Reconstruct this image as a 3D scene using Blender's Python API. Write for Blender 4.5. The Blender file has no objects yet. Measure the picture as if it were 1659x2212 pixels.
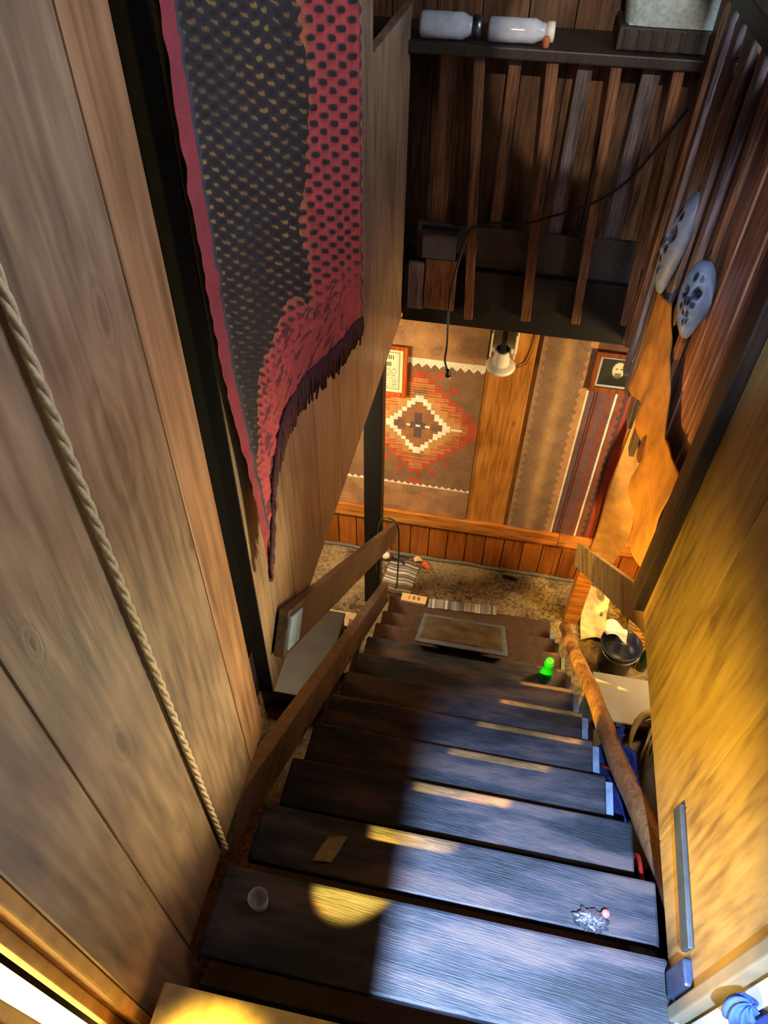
import bpy, bmesh, math, random
from mathutils import Vector, Matrix, noise
random.seed(7)
S = bpy.context.scene
COL = S.collection
# ------------------------------------------------------------------ camera
EYE = Vector((0, 0, 4.085))
cr = Vector((0.98145308, 0.19110922, 0.01507011)); cu = Vector((-0.14670653, 0.69816223, 0.70074724)); cf = Vector((-0.12339788, 0.68996142, -0.71325045))
cam = bpy.data.objects.new('camera', bpy.data.cameras.new('camera')); COL.objects.link(cam)
cam.matrix_world = Matrix(((cr.x, cu.x, -cf.x, EYE.x), (cr.y, cu.y, -cf.y, EYE.y), (cr.z, cu.z, -cf.z, EYE.z), (0, 0, 0, 1)))
cam.data.sensor_fit = 'HORIZONTAL'; cam.data.sensor_width = 36; cam.data.lens = 36 * 1555.8 / 1659
cam.data.clip_start = 0.02
S.camera = cam
# ------------------------------------------------------------------ exposure, world
S.view_settings.view_transform = 'Standard'; S.view_settings.look = 'None'
S.view_settings.exposure = 0.0; S.view_settings.gamma = 1.0; S.view_settings.use_curve_mapping = False
W = bpy.data.worlds.new('world'); S.world = W; W.use_nodes = True
W.node_tree.nodes['Background'].inputs[0].default_value = (0.50, 0.62, 0.85, 1)
W.node_tree.nodes['Background'].inputs[1].default_value = 0.006

def lookat(o, target):
    o.rotation_euler = (Vector(target) - o.location).to_track_quat('-Z', 'Y').to_euler()
def area(name, loc, target, sx, sy, power, col, spread=180):
    l = bpy.data.lights.new(name, 'AREA'); l.shape = 'RECTANGLE'; l.size = sx; l.size_y = sy; l.energy = power; l.color = col
    l.spread = math.radians(spread)
    o = bpy.data.objects.new(name, l); COL.objects.link(o); o.location = loc; lookat(o, target); return o
def spot(name, loc, target, power, col, ang, blend=0.4, rad=0.02):
    l = bpy.data.lights.new(name, 'SPOT'); l.energy = power; l.color = col; l.spot_size = math.radians(ang); l.spot_blend = blend; l.shadow_soft_size = rad
    o = bpy.data.objects.new(name, l); COL.objects.link(o); o.location = loc; lookat(o, target); return o
COOL = (0.42, 0.60, 1.0); AMBER = (1.0, 0.56, 0.08); WARM = (1.0, 0.72, 0.42)
# daylight falling steeply from a window high behind the landing
spot('daylight_window', (-0.05, -0.75, 5.25), (0.27, 0.16, 2.0), 3900, COOL, 36, 1.0, 0.02)
spot('high_window', (0.14, -0.70, 4.75), (0.20, 3.56, 3.24), 330, (1.0, 0.82, 0.66), 11, 0.35, 0.012)
spot('side_cool_fill', (-0.1, -0.7, 5.0), (0.60, 2.15, 3.0), 420, (0.62, 0.72, 1.0), 15, 0.8, 0.02)  # added cool spot for the masks, where the window light falls short
# soft daylight from the upper room, over the top of the right wall
area('upper_room_daylight', (1.75, 1.2, 4.55), (-0.5, 1.1, 3.0), 0.9, 1.6, 55, (0.80, 0.82, 1.0))
area('upper_far_daylight', (1.2, 2.2, 4.3), (-0.1, 3.3, 3.4), 0.3, 0.2, 5, (0.85, 0.9, 1.0))
# amber lamp light from the room behind the left jamb, with added fills
spot('jamb_lamp', (-0.72, -0.46, 3.185), (0.105, 1.07, 1.80), 3000, AMBER, 8.3, 0.3, 0.012)
spot('landing_fill', (-0.46, 0.10, 2.9), (-0.34, 0.12, 2.4), 110, (1.0, .62, .08), 30, 0.9, 0.02)  # unseen amber fill added to brighten the landing edge
spot('left_wall_fill', (0.46, 0.85, 2.42), (-0.5, 0.85, 2.74), 70, (1.0, 0.80, 0.44), 70, 0.9, 0.08)  # added warm fill for the left wall, in place of bounced light
spot('door_lamp', (-0.42, -0.25, 2.75), (0.59, 0.90, 2.48), 330, (1.0, 0.58, 0.05), 38, 1.0, 0.06)
spot('lower_left_fill', (-0.42, 1.25, 1.75), (0.62, 2.05, 2.34), 210, (1.0, 0.50, 0.07), 50, 0.9, 0.05)  # added spot turning the hide and side boards orange
# lamps of the lower room, then added amber spots
area('lower_room_lamp', (-1.45, 2.72, 1.8), (-0.75, 3.56, 1.0), 0.5, 0.35, 36, WARM, 150)
area('lower_side_lamp', (1.5, 2.72, 1.75), (0.5, 3.56, 1.0), 0.2, 0.4, 46, (1.0, 0.68, 0.32))
spot('lower_amber_boost', (0.98, 2.3, 1.75), (1.08, 3.4, 0.30), 150, (1.0, 0.52, 0.05), 44, 0.6, 0.03)  # added orange boost for the wainscot at the lower right
spot('post_fill', (0.25, 2.5, 1.9), (0.77, 3.15, 0.42), 60, (1.0, 0.58, 0.08), 26, 0.7, 0.02)  # added spot that only brightens the short pine post
spot('stair_foot_fill', (0.05, 1.95, 2.1), (0.67, 2.42, 0.72), 190, (1.0, 0.62, 0.12), 15, 0.8, 0.02)  # added amber spot for the lower end of the right pole

# ------------------------------------------------------------------ helpers
def nt(name):
    m = bpy.data.materials.new(name); m.use_nodes = True
    n = m.node_tree.nodes; b = n['Principled BSDF']; return m, m.node_tree, b
def srgb(c):
    return tuple(((v / 255) / 12.92 if v / 255 <= 0.04045 else ((v / 255 + 0.055) / 1.055) ** 2.4) for v in c)
def plain(name, c, rough=0.6, metal=0.0, bump=0.0, scale=60, var=0.25, **kw):
    m, t, b = nt(name); c = srgb(c)
    N = t.nodes; L = t.links
    tc = N.new('ShaderNodeTexCoord'); no = N.new('ShaderNodeTexNoise'); no.inputs['Scale'].default_value = scale; no.inputs['Detail'].default_value = 5
    L.new(tc.outputs['Object'], no.inputs['Vector'])
    r = N.new('ShaderNodeValToRGB'); r.color_ramp.elements[0].position = 0.3; r.color_ramp.elements[1].position = 0.7
    r.color_ramp.elements[0].color = tuple(x * (1 - var) for x in c) + (1,); r.color_ramp.elements[1].color = tuple(min(1, x * (1 + var)) for x in c) + (1,)
    L.new(no.outputs['Fac'], r.inputs[0]); L.new(r.outputs[0], b.inputs['Base Color'])
    b.inputs['Roughness'].default_value = rough; b.inputs['Metallic'].default_value = metal
    if bump:
        bp = N.new('ShaderNodeBump'); bp.inputs['Strength'].default_value = bump; bp.inputs['Distance'].default_value = 0.004
        L.new(no.outputs['Fac'], bp.inputs['Height']); L.new(bp.outputs[0], b.inputs['Normal'])
    for k, v in kw.items(): b.inputs[k].default_value = v
    return m
def wood(name, dark, mid, light, axis='Z', rough=0.45, freq=26, knots=(), stretch=0.06, island=0.25, bump=0.25, world=False, con=0.09):
    """Planks: grain runs along AXIS; knots = ((x,y,z), size)."""
    m, t, b = nt(name); N = t.nodes; L = t.links
    if world: src = N.new('ShaderNodeNewGeometry').outputs['Position']
    else: src = N.new('ShaderNodeTexCoord').outputs['Object']
    geo = N.new('ShaderNodeNewGeometry')
    # every plank shifts its own grain
    ms = N.new('ShaderNodeVectorMath'); ms.operation = 'SCALE'; ms.inputs[0].default_value = (7.3, 5.1, 9.7); L.new(geo.outputs['Random Per Island'], ms.inputs['Scale'])
    add = N.new('ShaderNodeVectorMath'); add.operation = 'ADD'; L.new(src, add.inputs[0]); L.new(ms.outputs[0], add.inputs[1])
    mp = N.new('ShaderNodeMapping'); s = [1, 1, 1]; s['XYZ'.index(axis)] = stretch; mp.inputs['Scale'].default_value = s
    L.new(add.outputs[0], mp.inputs['Vector'])
    vec = mp.outputs[0]
    kmask = None
    for (k, kz) in knots:
        d = N.new('ShaderNodeVectorMath'); d.operation = 'SUBTRACT'; L.new(src, d.inputs[0]); d.inputs[1].default_value = k
        sc = N.new('ShaderNodeVectorMath'); sc.operation = 'MULTIPLY'; L.new(d.outputs[0], sc.inputs[0])
        f = [1 / kz] * 3; f['XYZ'.index(axis)] = 0.36 / kz; sc.inputs[1].default_value = f
        ln = N.new('ShaderNodeVectorMath'); ln.operation = 'LENGTH'; L.new(sc.outputs[0], ln.inputs[0])
        p2 = N.new('ShaderNodeMath'); p2.operation = 'POWER'; L.new(ln.outputs['Value'], p2.inputs[0]); p2.inputs[1].default_value = 2
        ng = N.new('ShaderNodeMath'); ng.operation = 'MULTIPLY'; L.new(p2.outputs[0], ng.inputs[0]); ng.inputs[1].default_value = -1.0
        ex = N.new('ShaderNodeMath'); ex.operation = 'EXPONENT'; L.new(ng.outputs[0], ex.inputs[0])
        if kmask is None: kmask = ex.outputs[0]
        else:
            mx = N.new('ShaderNodeMath'); mx.operation = 'MAXIMUM'; L.new(kmask, mx.inputs[0]); L.new(ex.outputs[0], mx.inputs[1]); kmask = mx.outputs[0]
    n1 = N.new('ShaderNodeTexNoise'); n1.inputs['Scale'].default_value = freq * 0.35; n1.inputs['Detail'].default_value = 3; L.new(vec, n1.inputs['Vector'])
    # rings
    ph = N.new('ShaderNodeMath'); ph.operation = 'MULTIPLY'; L.new(n1.outputs['Fac'], ph.inputs[0]); ph.inputs[1].default_value = 38
    cur = ph.outputs[0]
    if kmask is not None:
        km = N.new('ShaderNodeMath'); km.operation = 'MULTIPLY'; L.new(kmask, km.inputs[0]); km.inputs[1].default_value = 16
        ad = N.new('ShaderNodeMath'); ad.operation = 'ADD'; L.new(cur, ad.inputs[0]); L.new(km.outputs[0], ad.inputs[1]); cur = ad.outputs[0]
    sn = N.new('ShaderNodeMath'); sn.operation = 'SINE'; L.new(cur, sn.inputs[0])
    n2 = N.new('ShaderNodeTexNoise'); n2.inputs['Scale'].default_value = freq * 6; n2.inputs['Detail'].default_value = 4; L.new(vec, n2.inputs['Vector'])
    n3 = N.new('ShaderNodeTexNoise'); n3.inputs['Scale'].default_value = 3.2; n3.inputs['Detail'].default_value = 4; L.new(add.outputs[0], n3.inputs['Vector'])
    m1 = N.new('ShaderNodeMath'); m1.operation = 'MULTIPLY_ADD'; L.new(sn.outputs[0], m1.inputs[0]); m1.inputs[1].default_value = con; L.new(n2.outputs['Fac'], m1.inputs[2])
    m2 = N.new('ShaderNodeMath'); m2.operation = 'MULTIPLY_ADD'; L.new(n3.outputs['Fac'], m2.inputs[0]); m2.inputs[1].default_value = 0.8; L.new(m1.outputs[0], m2.inputs[2])
    m3 = N.new('ShaderNodeMath'); m3.operation = 'SUBTRACT'; L.new(m2.outputs[0], m3.inputs[0]); m3.inputs[1].default_value = 0.4
    last = m3.outputs[0]
    if kmask is not None:
        cub = N.new('ShaderNodeMath'); cub.operation = 'POWER'; L.new(kmask, cub.inputs[0]); cub.inputs[1].default_value = 4
        ks = N.new('ShaderNodeMath'); ks.operation = 'MULTIPLY_ADD'; L.new(cub.outputs[0], ks.inputs[0]); ks.inputs[1].default_value = -0.30; L.new(last, ks.inputs[2]); last = ks.outputs[0]
    r = N.new('ShaderNodeValToRGB'); e = r.color_ramp.elements
    e[0].position = 0.22; e[0].color = srgb(dark) + (1,); e[1].position = 0.80; e[1].color = srgb(light) + (1,)
    q = e.new(0.5); q.color = srgb(mid) + (1,)
    L.new(last, r.inputs[0])
    hv = N.new('ShaderNodeHueSaturation'); L.new(r.outputs[0], hv.inputs['Color'])
    iv = N.new('ShaderNodeMath'); iv.operation = 'MULTIPLY_ADD'; L.new(geo.outputs['Random Per Island'], iv.inputs[0]); iv.inputs[1].default_value = island * 2; iv.inputs[2].default_value = 1 - island
    L.new(iv.outputs[0], hv.inputs['Value'])
    L.new(hv.outputs[0], b.inputs['Base Color'])
    b.inputs['Roughness'].default_value = rough
    bp = N.new('ShaderNodeBump'); bp.inputs['Strength'].default_value = bump; bp.inputs['Distance'].default_value = 0.003
    L.new(last, bp.inputs['Height']); L.new(bp.outputs[0], b.inputs['Normal'])
    return m
def vcol(name, rough=0.9, bump=0.4, scale=500, aniso=(1, 1, 1), fade=0.25):
    m, t, b = nt(name); N = t.nodes; L = t.links
    a = N.new('ShaderNodeAttribute'); a.attribute_name = 'Col'
    tc = N.new('ShaderNodeTexCoord'); mp = N.new('ShaderNodeMapping'); mp.inputs['Scale'].default_value = aniso; L.new(tc.outputs['Object'], mp.inputs['Vector'])
    no = N.new('ShaderNodeTexNoise'); no.inputs['Scale'].default_value = scale; no.inputs['Detail'].default_value = 3; L.new(mp.outputs[0], no.inputs['Vector'])
    n2 = N.new('ShaderNodeTexNoise'); n2.inputs['Scale'].default_value = 9; n2.inputs['Detail'].default_value = 6; L.new(tc.outputs['Object'], n2.inputs['Vector'])
    s = N.new('ShaderNodeMath'); s.operation = 'ADD'; L.new(no.outputs['Fac'], s.inputs[0]); L.new(n2.outputs['Fac'], s.inputs[1])
    mr = N.new('ShaderNodeMapRange'); mr.inputs['From Min'].default_value = 0.6; mr.inputs['From Max'].default_value = 1.4
    mr.inputs['To Min'].default_value = 1 - fade * 1.6; mr.inputs['To Max'].default_value = 1 + fade; L.new(s.outputs[0], mr.inputs['Value'])
    vm = N.new('ShaderNodeVectorMath'); vm.operation = 'SCALE'; L.new(a.outputs['Color'], vm.inputs[0]); L.new(mr.outputs[0], vm.inputs['Scale'])
    L.new(vm.outputs[0], b.inputs['Base Color']); b.inputs['Roughness'].default_value = rough
    bp = N.new('ShaderNodeBump'); bp.inputs['Strength'].default_value = bump; bp.inputs['Distance'].default_value = 0.002
    L.new(no.outputs['Fac'], bp.inputs['Height']); L.new(bp.outputs[0], b.inputs['Normal'])
    return m

class MB:
    def __init__(s): s.v = []; s.f = []; s.m = []; s.c = []; s.sm = []
    def add(s, vs, fs, mi=0, col=None, smooth=False):
        o = len(s.v); s.v += [Vector(p) for p in vs]
        for i, f in enumerate(fs):
            s.f.append([o + k for k in f]); s.m.append(mi)
            s.c.append(col[i] if isinstance(col, list) else col); s.sm.append(smooth)
        return s
    def box(s, x0, x1, y0, y1, z0, z1, bev=0.003, mi=0, M=None):
        bm = bmesh.new(); bmesh.ops.create_cube(bm, size=1)
        for v in bm.verts: v.co = Vector(((x0 + x1) / 2 + v.co.x * (x1 - x0), (y0 + y1) / 2 + v.co.y * (y1 - y0), (z0 + z1) / 2 + v.co.z * (z1 - z0)))
        if bev: bmesh.ops.bevel(bm, geom=bm.edges[:], offset=min(bev, abs(x1 - x0) * .3, abs(y1 - y0) * .3, abs(z1 - z0) * .3), segments=2, affect='EDGES', profile=.6)
        if M is not None: bmesh.ops.transform(bm, matrix=M, verts=bm.verts)
        bm.verts.ensure_lookup_table()
        s.add([v.co.copy() for v in bm.verts], [[v.index for v in f.verts] for f in bm.faces], mi); bm.free(); return s
    def bar(s, p0, p1, w, h, up=(0, 0, 1), bev=0.003, mi=0, ext=0):
        """box of width w (sideways) and height h (along up) from p0 to p1"""
        p0 = Vector(p0); p1 = Vector(p1); d = (p1 - p0); l = d.length; d.normalize(); side = d.cross(Vector(up)).normalized(); u = side.cross(d)
        M = Matrix(((side.x, d.x, u.x, 0), (side.y, d.y, u.y, 0), (side.z, d.z, u.z, 0), (0, 0, 0, 1))); M.translation = (p0 + p1) / 2
        return s.box(-w / 2, w / 2, -l / 2 - ext, l / 2 + ext, -h / 2, h / 2, bev, mi, M)
    def tube(s, pts, r, n=8, mi=0, cap=True, closed=False):
        pts = [Vector(p) for p in pts]; vs = []; fs = []; up = Vector((0.13, 0.31, 0.94))
        rr = r if isinstance(r, (list, tuple)) else [r] * len(pts)
        for i, p in enumerate(pts):
            t = (pts[min(i + 1, len(pts) - 1)] - pts[max(i - 1, 0)]).normalized()
            a = t.cross(up); 
            if a.length < 1e-3: a = t.cross(Vector((1, 0, 0)))
            a.normalize(); bb = t.cross(a)
            for k in range(n): vs.append(p + (a * math.cos(k * 2 * math.pi / n) + bb * math.sin(k * 2 * math.pi / n)) * rr[i])
        for i in range(len(pts) - 1):
            for k in range(n): fs.append([i * n + k, i * n + (k + 1) % n, (i + 1) * n + (k + 1) % n, (i + 1) * n + k])
        if cap: fs.append(list(range(n))[::-1]); fs.append([(len(pts) - 1) * n + k for k in range(n)])
        return s.add(vs, fs, mi, smooth=True)
    def lathe(s, prof, o=(0, 0, 0), n=28, axis=None, mi=0):
        """prof = [(r, h)]; axis = direction of h"""
        ax = Vector(axis or (0, 0, 1)).normalized(); a = ax.orthogonal().normalized(); b = ax.cross(a); o = Vector(o)
        vs = []; fs = []
        for (r, h) in prof:
            for k in range(n): t = k * 2 * math.pi / n; vs.append(o + ax * h + (a * math.cos(t) + b * math.sin(t)) * r)
        for i in range(len(prof) - 1):
            for k in range(n): fs.append([i * n + k, i * n + (k + 1) % n, (i + 1) * n + (k + 1) % n, (i + 1) * n + k])
        fs.append(list(range(n))[::-1]); fs.append([(len(prof) - 1) * n + k for k in range(n)])
        return s.add(vs, fs, mi, smooth=True)
    def grid(s, nu, nv, P, Cf=None, mi=0, mf=None, smooth=True, skip=None):
        vs = [P(i / nu, j / nv) for j in range(nv + 1) for i in range(nu + 1)]; fs = []; cs = []
        for j in range(nv):
            for i in range(nu):
                if skip and skip((i + .5) / nu, (j + .5) / nv): continue
                a = j * (nu + 1) + i; fs.append([a, a + 1, a + nu + 2, a + nu + 1]); cs.append(Cf((i + .5) / nu, (j + .5) / nv) if Cf else None)
        return s.add(vs, fs, mi, cs, smooth)
    def build(s, name, mat=None, parent=None, thick=0, label=None, origin=None):
        me = bpy.data.meshes.new(name)
        xs = [v.x for v in s.v]; ys = [v.y for v in s.v]; zs = [v.z for v in s.v]
        o = Vector(origin) if origin is not None else Vector(((min(xs) + max(xs)) / 2, (min(ys) + max(ys)) / 2, min(zs)))
        me.from_pydata([v - o for v in s.v], [], s.f)
        mats = mat if isinstance(mat, (list, tuple)) else [mat]
        for mm in mats: me.materials.append(mm)
        me.polygons.foreach_set('material_index', s.m); me.polygons.foreach_set('use_smooth', s.sm)
        if any(c is not None for c in s.c):
            ca = me.color_attributes.new('Col', 'FLOAT_COLOR', 'CORNER'); buf = []
            for p in me.polygons:
                c = s.c[p.index] or (1, 1, 1)
                for _ in range(p.loop_total): buf += [c[0], c[1], c[2], 1]
            ca.data.foreach_set('color', buf)
        me.update()
        ob = bpy.data.objects.new(name, me); COL.objects.link(ob)
        if parent is not None:
            ob.parent = parent
            w = parent.location.copy(); p = parent.parent
            while p is not None: w += p.location; p = p.parent
            ob.location = o - w
        else: ob.location = o
        if thick:
            md = ob.modifiers.new('thickness', 'SOLIDIFY'); md.thickness = thick; md.offset = 0
        if label: ob['label'] = label
        return ob
def tag(o, label=None, cat=None, group=None, kind=None):
    if label: o['label'] = label
    if cat: o['category'] = cat
    if group: o['group'] = group
    if kind: o['kind'] = kind
    return o
def thing(name, loc, label, cat, group=None):
    o = bpy.data.objects.new(name, None); COL.objects.link(o); o.location = loc; o.empty_display_size = 0.05
    return tag(o, label, cat, group)
def struct(o): o['kind'] = 'structure'; return o
def nz(p, s=1.0): return noise.noise(Vector(p) * s)

# ------------------------------------------------------------------ materials
M_left = wood('old_planks_left', (96, 82, 66), (134, 112, 88), (162, 138, 108), 'Z', 0.36, 9, world=True, island=0.12, bump=0.4, con=.05, stretch=.10,
              knots=(((-.5, .68, 3.43), .035), ((-.5, .74, 3.60), .02), ((-.5, .41, 3.345), .012), ((-.5, .457, 3.0), .018), ((-.5, .80, 3.1), .02), ((-.5, 1.45, 2.55), .014), ((-.5, 2.5, 3.1), .03)))
M_right = wood('old_planks_right', (116, 98, 58), (160, 138, 84), (178, 156, 102), 'Z', 0.5, 7, world=True, island=0.07, bump=0.4, con=.04, stretch=.14, knots=(((.59, .55, 2.85), .02), ((.59, 1.15, 2.7), .015)))
M_edge = wood('orange_plank', (100, 74, 50), (142, 106, 74), (168, 130, 94), 'Z', 0.4, 9, world=True, island=0, con=.05)
M_side = wood('side_boards', (60, 38, 26), (128, 88, 64), (165, 120, 92), 'Z', 0.45, 22, island=0.25)
M_pine = wood('golden_pine', (132, 82, 30), (176, 118, 50), (198, 142, 72), 'Z', 0.42, 10, world=True, island=0.10, con=.05, stretch=.08, knots=(((.156, 3.56, 1.341), .016), ((.10, 3.56, 1.50), .006), ((.13, 3.56, .60), .01)))
M_wains = wood('wainscot_pine', (118, 60, 14), (156, 88, 26), (178, 106, 38), 'Z', 0.4, 12, island=0.16, con=.05)
M_rail = wood('chair_rail_pine', (110, 62, 18), (176, 110, 40), (206, 142, 66), 'X', 0.42, 18, island=0.05)
M_upper = wood('upper_boards', (40, 24, 12), (98, 64, 34), (132, 90, 54), 'Z', 0.5, 20, world=True, island=0.3)
M_bal = wood('baluster_wood', (52, 30, 16), (108, 70, 44), (140, 98, 68), 'Z', 0.45, 24, island=0.25)
M_balgrey = wood('grey_slat_wood', (46, 40, 40), (98, 88, 90), (128, 118, 124), 'Z', 0.5, 24, island=0.2)
M_darkwood = wood('dark_stained_wood', (14, 10, 8), (34, 26, 20), (52, 40, 32), 'Z', 0.5, 24, island=0.1)
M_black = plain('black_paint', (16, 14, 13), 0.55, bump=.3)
M_string = wood('stringer_wood', (50, 38, 30), (84, 68, 56), (110, 92, 78), 'Y', 0.5, 22, island=0.05)
M_hand = wood('handrail_wood', (48, 36, 28), (84, 66, 52), (108, 88, 70), 'Y', 0.42, 20, island=0.05)
M_blue = plain('worn_blue_paint', (128, 150, 168), 0.6, bump=.5, scale=30)
M_brown = plain('brown_paint', (74, 54, 42), 0.55, bump=.3, scale=30)
M_cream = plain('cream_paint', (150, 138, 108), 0.5, scale=12, var=.12)
M_white = plain('white_plastic', (226, 224, 204), 0.35, scale=12, var=.06)
M_metal = plain('dull_metal', (120, 128, 140), 0.35, 0.9, scale=20)
M_cord = plain('black_cord', (12, 12, 14), 0.4, scale=20)
M_green = plain('green_wire', (28, 62, 52), 0.4, scale=20)
M_rope = plain('rope_fibre', (186, 168, 132), 0.8, bump=.6, scale=90)

def tread_mat():
    m, t, b = nt('worn_tread_paint'); N = t.nodes; L = t.links
    tc = N.new('ShaderNodeTexCoord'); mp = N.new('ShaderNodeMapping'); mp.inputs['Scale'].default_value = (.35, 1.6, 1); mp.inputs['Rotation'].default_value = (0, 0, .35)
    L.new(tc.outputs['Object'], mp.inputs['Vector'])
    oi = N.new('ShaderNodeObjectInfo'); ad = N.new('ShaderNodeVectorMath'); ad.operation = 'ADD'; L.new(mp.outputs[0], ad.inputs[0])
    cb = N.new('ShaderNodeCombineXYZ'); ml = N.new('ShaderNodeMath'); ml.operation = 'MULTIPLY'; ml.inputs[1].default_value = 30; L.new(oi.outputs['Random'], ml.inputs[0])
    L.new(ml.outputs[0], cb.inputs[0]); L.new(ml.outputs[0], cb.inputs[1]); L.new(cb.outputs[0], ad.inputs[1])
    n1 = N.new('ShaderNodeTexNoise'); n1.inputs['Scale'].default_value = 7; n1.inputs['Detail'].default_value = 7; n1.inputs['Roughness'].default_value = .6; L.new(ad.outputs[0], n1.inputs['Vector'])
    r = N.new('ShaderNodeValToRGB'); e = r.color_ramp.elements
    e[0].position = .40; e[0].color = srgb((24, 30, 35)) + (1,); e[1].position = .62; e[1].color = srgb((94, 80, 76)) + (1,)
    q = e.new(.5); q.color = srgb((50, 52, 59)) + (1,)
    L.new(n1.outputs['Fac'], r.inputs[0])
    # fine scratches
    m2 = N.new('ShaderNodeMapping'); m2.inputs['Rotation'].default_value = (0, 0, -.5); m2.inputs['Scale'].default_value = (9, 60, 6); L.new(ad.outputs[0], m2.inputs['Vector'])
    n2 = N.new('ShaderNodeTexNoise'); n2.inputs['Scale'].default_value = 4; n2.inputs['Detail'].default_value = 3; L.new(m2.outputs[0], n2.inputs['Vector'])
    r2 = N.new('ShaderNodeValToRGB'); r2.color_ramp.elements[0].position = .70; r2.color_ramp.elements[1].position = .80
    r2.color_ramp.elements[0].color = (0, 0, 0, 1); r2.color_ramp.elements[1].color = (.4, .4, .4, 1); L.new(n2.outputs['Fac'], r2.inputs[0])
    mx = N.new('ShaderNodeMix'); mx.data_type = 'RGBA'; L.new(r2.outputs[0], mx.inputs['Factor']); L.new(r.outputs[0], mx.inputs[6]); mx.inputs[7].default_value = srgb((150, 150, 156)) + (1,)
    L.new(mx.outputs[2], b.inputs['Base Color']); b.inputs['Roughness'].default_value = .5
    bp = N.new('ShaderNodeBump'); bp.inputs['Strength'].default_value = .5; bp.inputs['Distance'].default_value = .003
    sm = N.new('ShaderNodeMath'); sm.operation = 'ADD'; L.new(n1.outputs['Fac'], sm.inputs[0]); L.new(n2.outputs['Fac'], sm.inputs[1]); L.new(sm.outputs[0], bp.inputs['Height']); L.new(bp.outputs[0], b.inputs['Normal'])
    return m
M_tread = tread_mat()

# ------------------------------------------------------------------ setting: lower floor, upper slab, walls
def carpet_mat():
    m, t, b = nt('mottled_carpet'); N = t.nodes; L = t.links
    tc = N.new('ShaderNodeTexCoord')
    n1 = N.new('ShaderNodeTexNoise'); n1.inputs['Scale'].default_value = 55; n1.inputs['Detail'].default_value = 6; L.new(tc.outputs['Object'], n1.inputs['Vector'])
    n2 = N.new('ShaderNodeTexNoise'); n2.inputs['Scale'].default_value = 5; n2.inputs['Detail'].default_value = 4; L.new(tc.outputs['Object'], n2.inputs['Vector'])
    s = N.new('ShaderNodeMath'); s.operation = 'ADD'; L.new(n1.outputs['Fac'], s.inputs[0]); L.new(n2.outputs['Fac'], s.inputs[1])
    r = N.new('ShaderNodeValToRGB'); e = r.color_ramp.elements; r.color_ramp.interpolation = 'LINEAR'
    e[0].position = .36; e[0].color = srgb((52, 40, 26)) + (1,); e[1].position = .62; e[1].color = srgb((158, 140, 104)) + (1,)
    hf = N.new('ShaderNodeMath'); hf.operation = 'MULTIPLY'; hf.inputs[1].default_value = .5; L.new(s.outputs[0], hf.inputs[0]); L.new(hf.outputs[0], r.inputs[0])
    L.new(r.outputs[0], b.inputs['Base Color']); b.inputs['Roughness'].default_value = .95
    bp = N.new('ShaderNodeBump'); bp.inputs['Strength'].default_value = .8; bp.inputs['Distance'].default_value = .01; L.new(n1.outputs['Fac'], bp.inputs['Height']); L.new(bp.outputs[0], b.inputs['Normal'])
    return m
M_carpet = carpet_mat()
struct(MB().box(-3.0, 3.2, -0.6, 3.62, -0.1, 0, 0).build('floor', M_carpet))
# upper floor slab with the stair opening X -.5...59, Y .25..3.2
sl = MB(); sl.box(-3.0, -.545, -1.5, 3.55, 2.19, 2.4, 0); sl.box(.635, 3.2, -1.5, 3.55, 2.19, 2.4, 0); sl.box(-.545, .635, 3.24, 3.55, 2.19, 2.4, 0)
struct(sl.build('ceiling', M_darkwood))
def planks(edges, mk, gap=.003):
    m = MB()
    for a, b in zip(edges[:-1], edges[1:]): mk(m, a + gap / 2, b - gap / 2)
    return m
# left wall: near planks, dark slot, planks behind the blanket
wl = MB()
for a, b in ((.205, .36), (.36, .58), (.58, .81), (.81, .925)): wl.box(-.54, -.5, a + .0015, b - .0015, 2.185 if a > .3 else 2.02, 4.7, .004, 2 if a > .8 else 0)
for a, b in ((1.035, 1.3), (1.3, 1.62), (1.62, 1.93), (1.93, 2.215), (2.215, 2.47), (2.47, 2.72), (2.72, 2.95), (2.95, 3.2)): wl.box(-.54, -.505, a + .0015, b - .0015, 2.185, 4.7 if a < 2.4 else 3.50, .003)
wl.box(-.60, -.56, .9, 1.06, 2.19, 4.7, 0, 1); wl.box(-.56, -.504, 1.029, 1.0345, 2.19, 4.7, 0, 1)  # black backing and return put the shade of the slot into colour
struct(wl.build('wall_left', [M_left, M_black, M_edge]))
# right wall panel with its dark end post
wr = planks((.455, .82, 1.2, 1.56), lambda m, a, b: m.box(.59, .63, a, b, 2.185, 3.75, .001), .005); wr.box(.631, .64, .47, 1.55, 2.19, 3.7, 0, 1)
struct(wr.build('wall_right', [M_right, M_black]))
struct(MB().box(.555, .66, 1.562, 1.655, 2.185, 4.2, .006).build('trim_1', M_darkwood))
# far wall boards (both storeys), wainscot, chair rail
wf = planks([-3, -2.6, -2.2, -1.8, -1.4, -1.0, -.62, -.30, -.057, .212, .52, .83, 1.1, 1.4, 1.8, 2.2, 2.6, 3.2], lambda m, a, b: m.box(a, b, 3.56, 3.6, .3, 2.19, .003))
struct(wf.build('wall_far', M_pine))
ed = [-3 + .135 * i for i in range(46)]
ws = planks(ed, lambda m, a, b: m.box(a, b, 3.553, 3.59, .0, .36, .004), .006); ws.box(-3, 3.2, 3.585, 3.592, 0, .36, 0, 1)
struct(ws.build('wall_wainscot', [M_wains, M_darkwood]))
rl = MB(); rl.box(-3, .595, 3.525, 3.56, .355, .462, .006); rl.box(.597, 3.2, 3.525, 3.56, .355, .462, .006)
struct(rl.build('trim_2', M_rail))
up = planks([-1.6 + .19 * i for i in range(20)], lambda m, a, b: m.box(a, b, 3.56 + random.uniform(0, .012), 3.6, 2.2, 4.6, .003), .004)
struct(up.build('wall_upper_far', M_upper))
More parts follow.
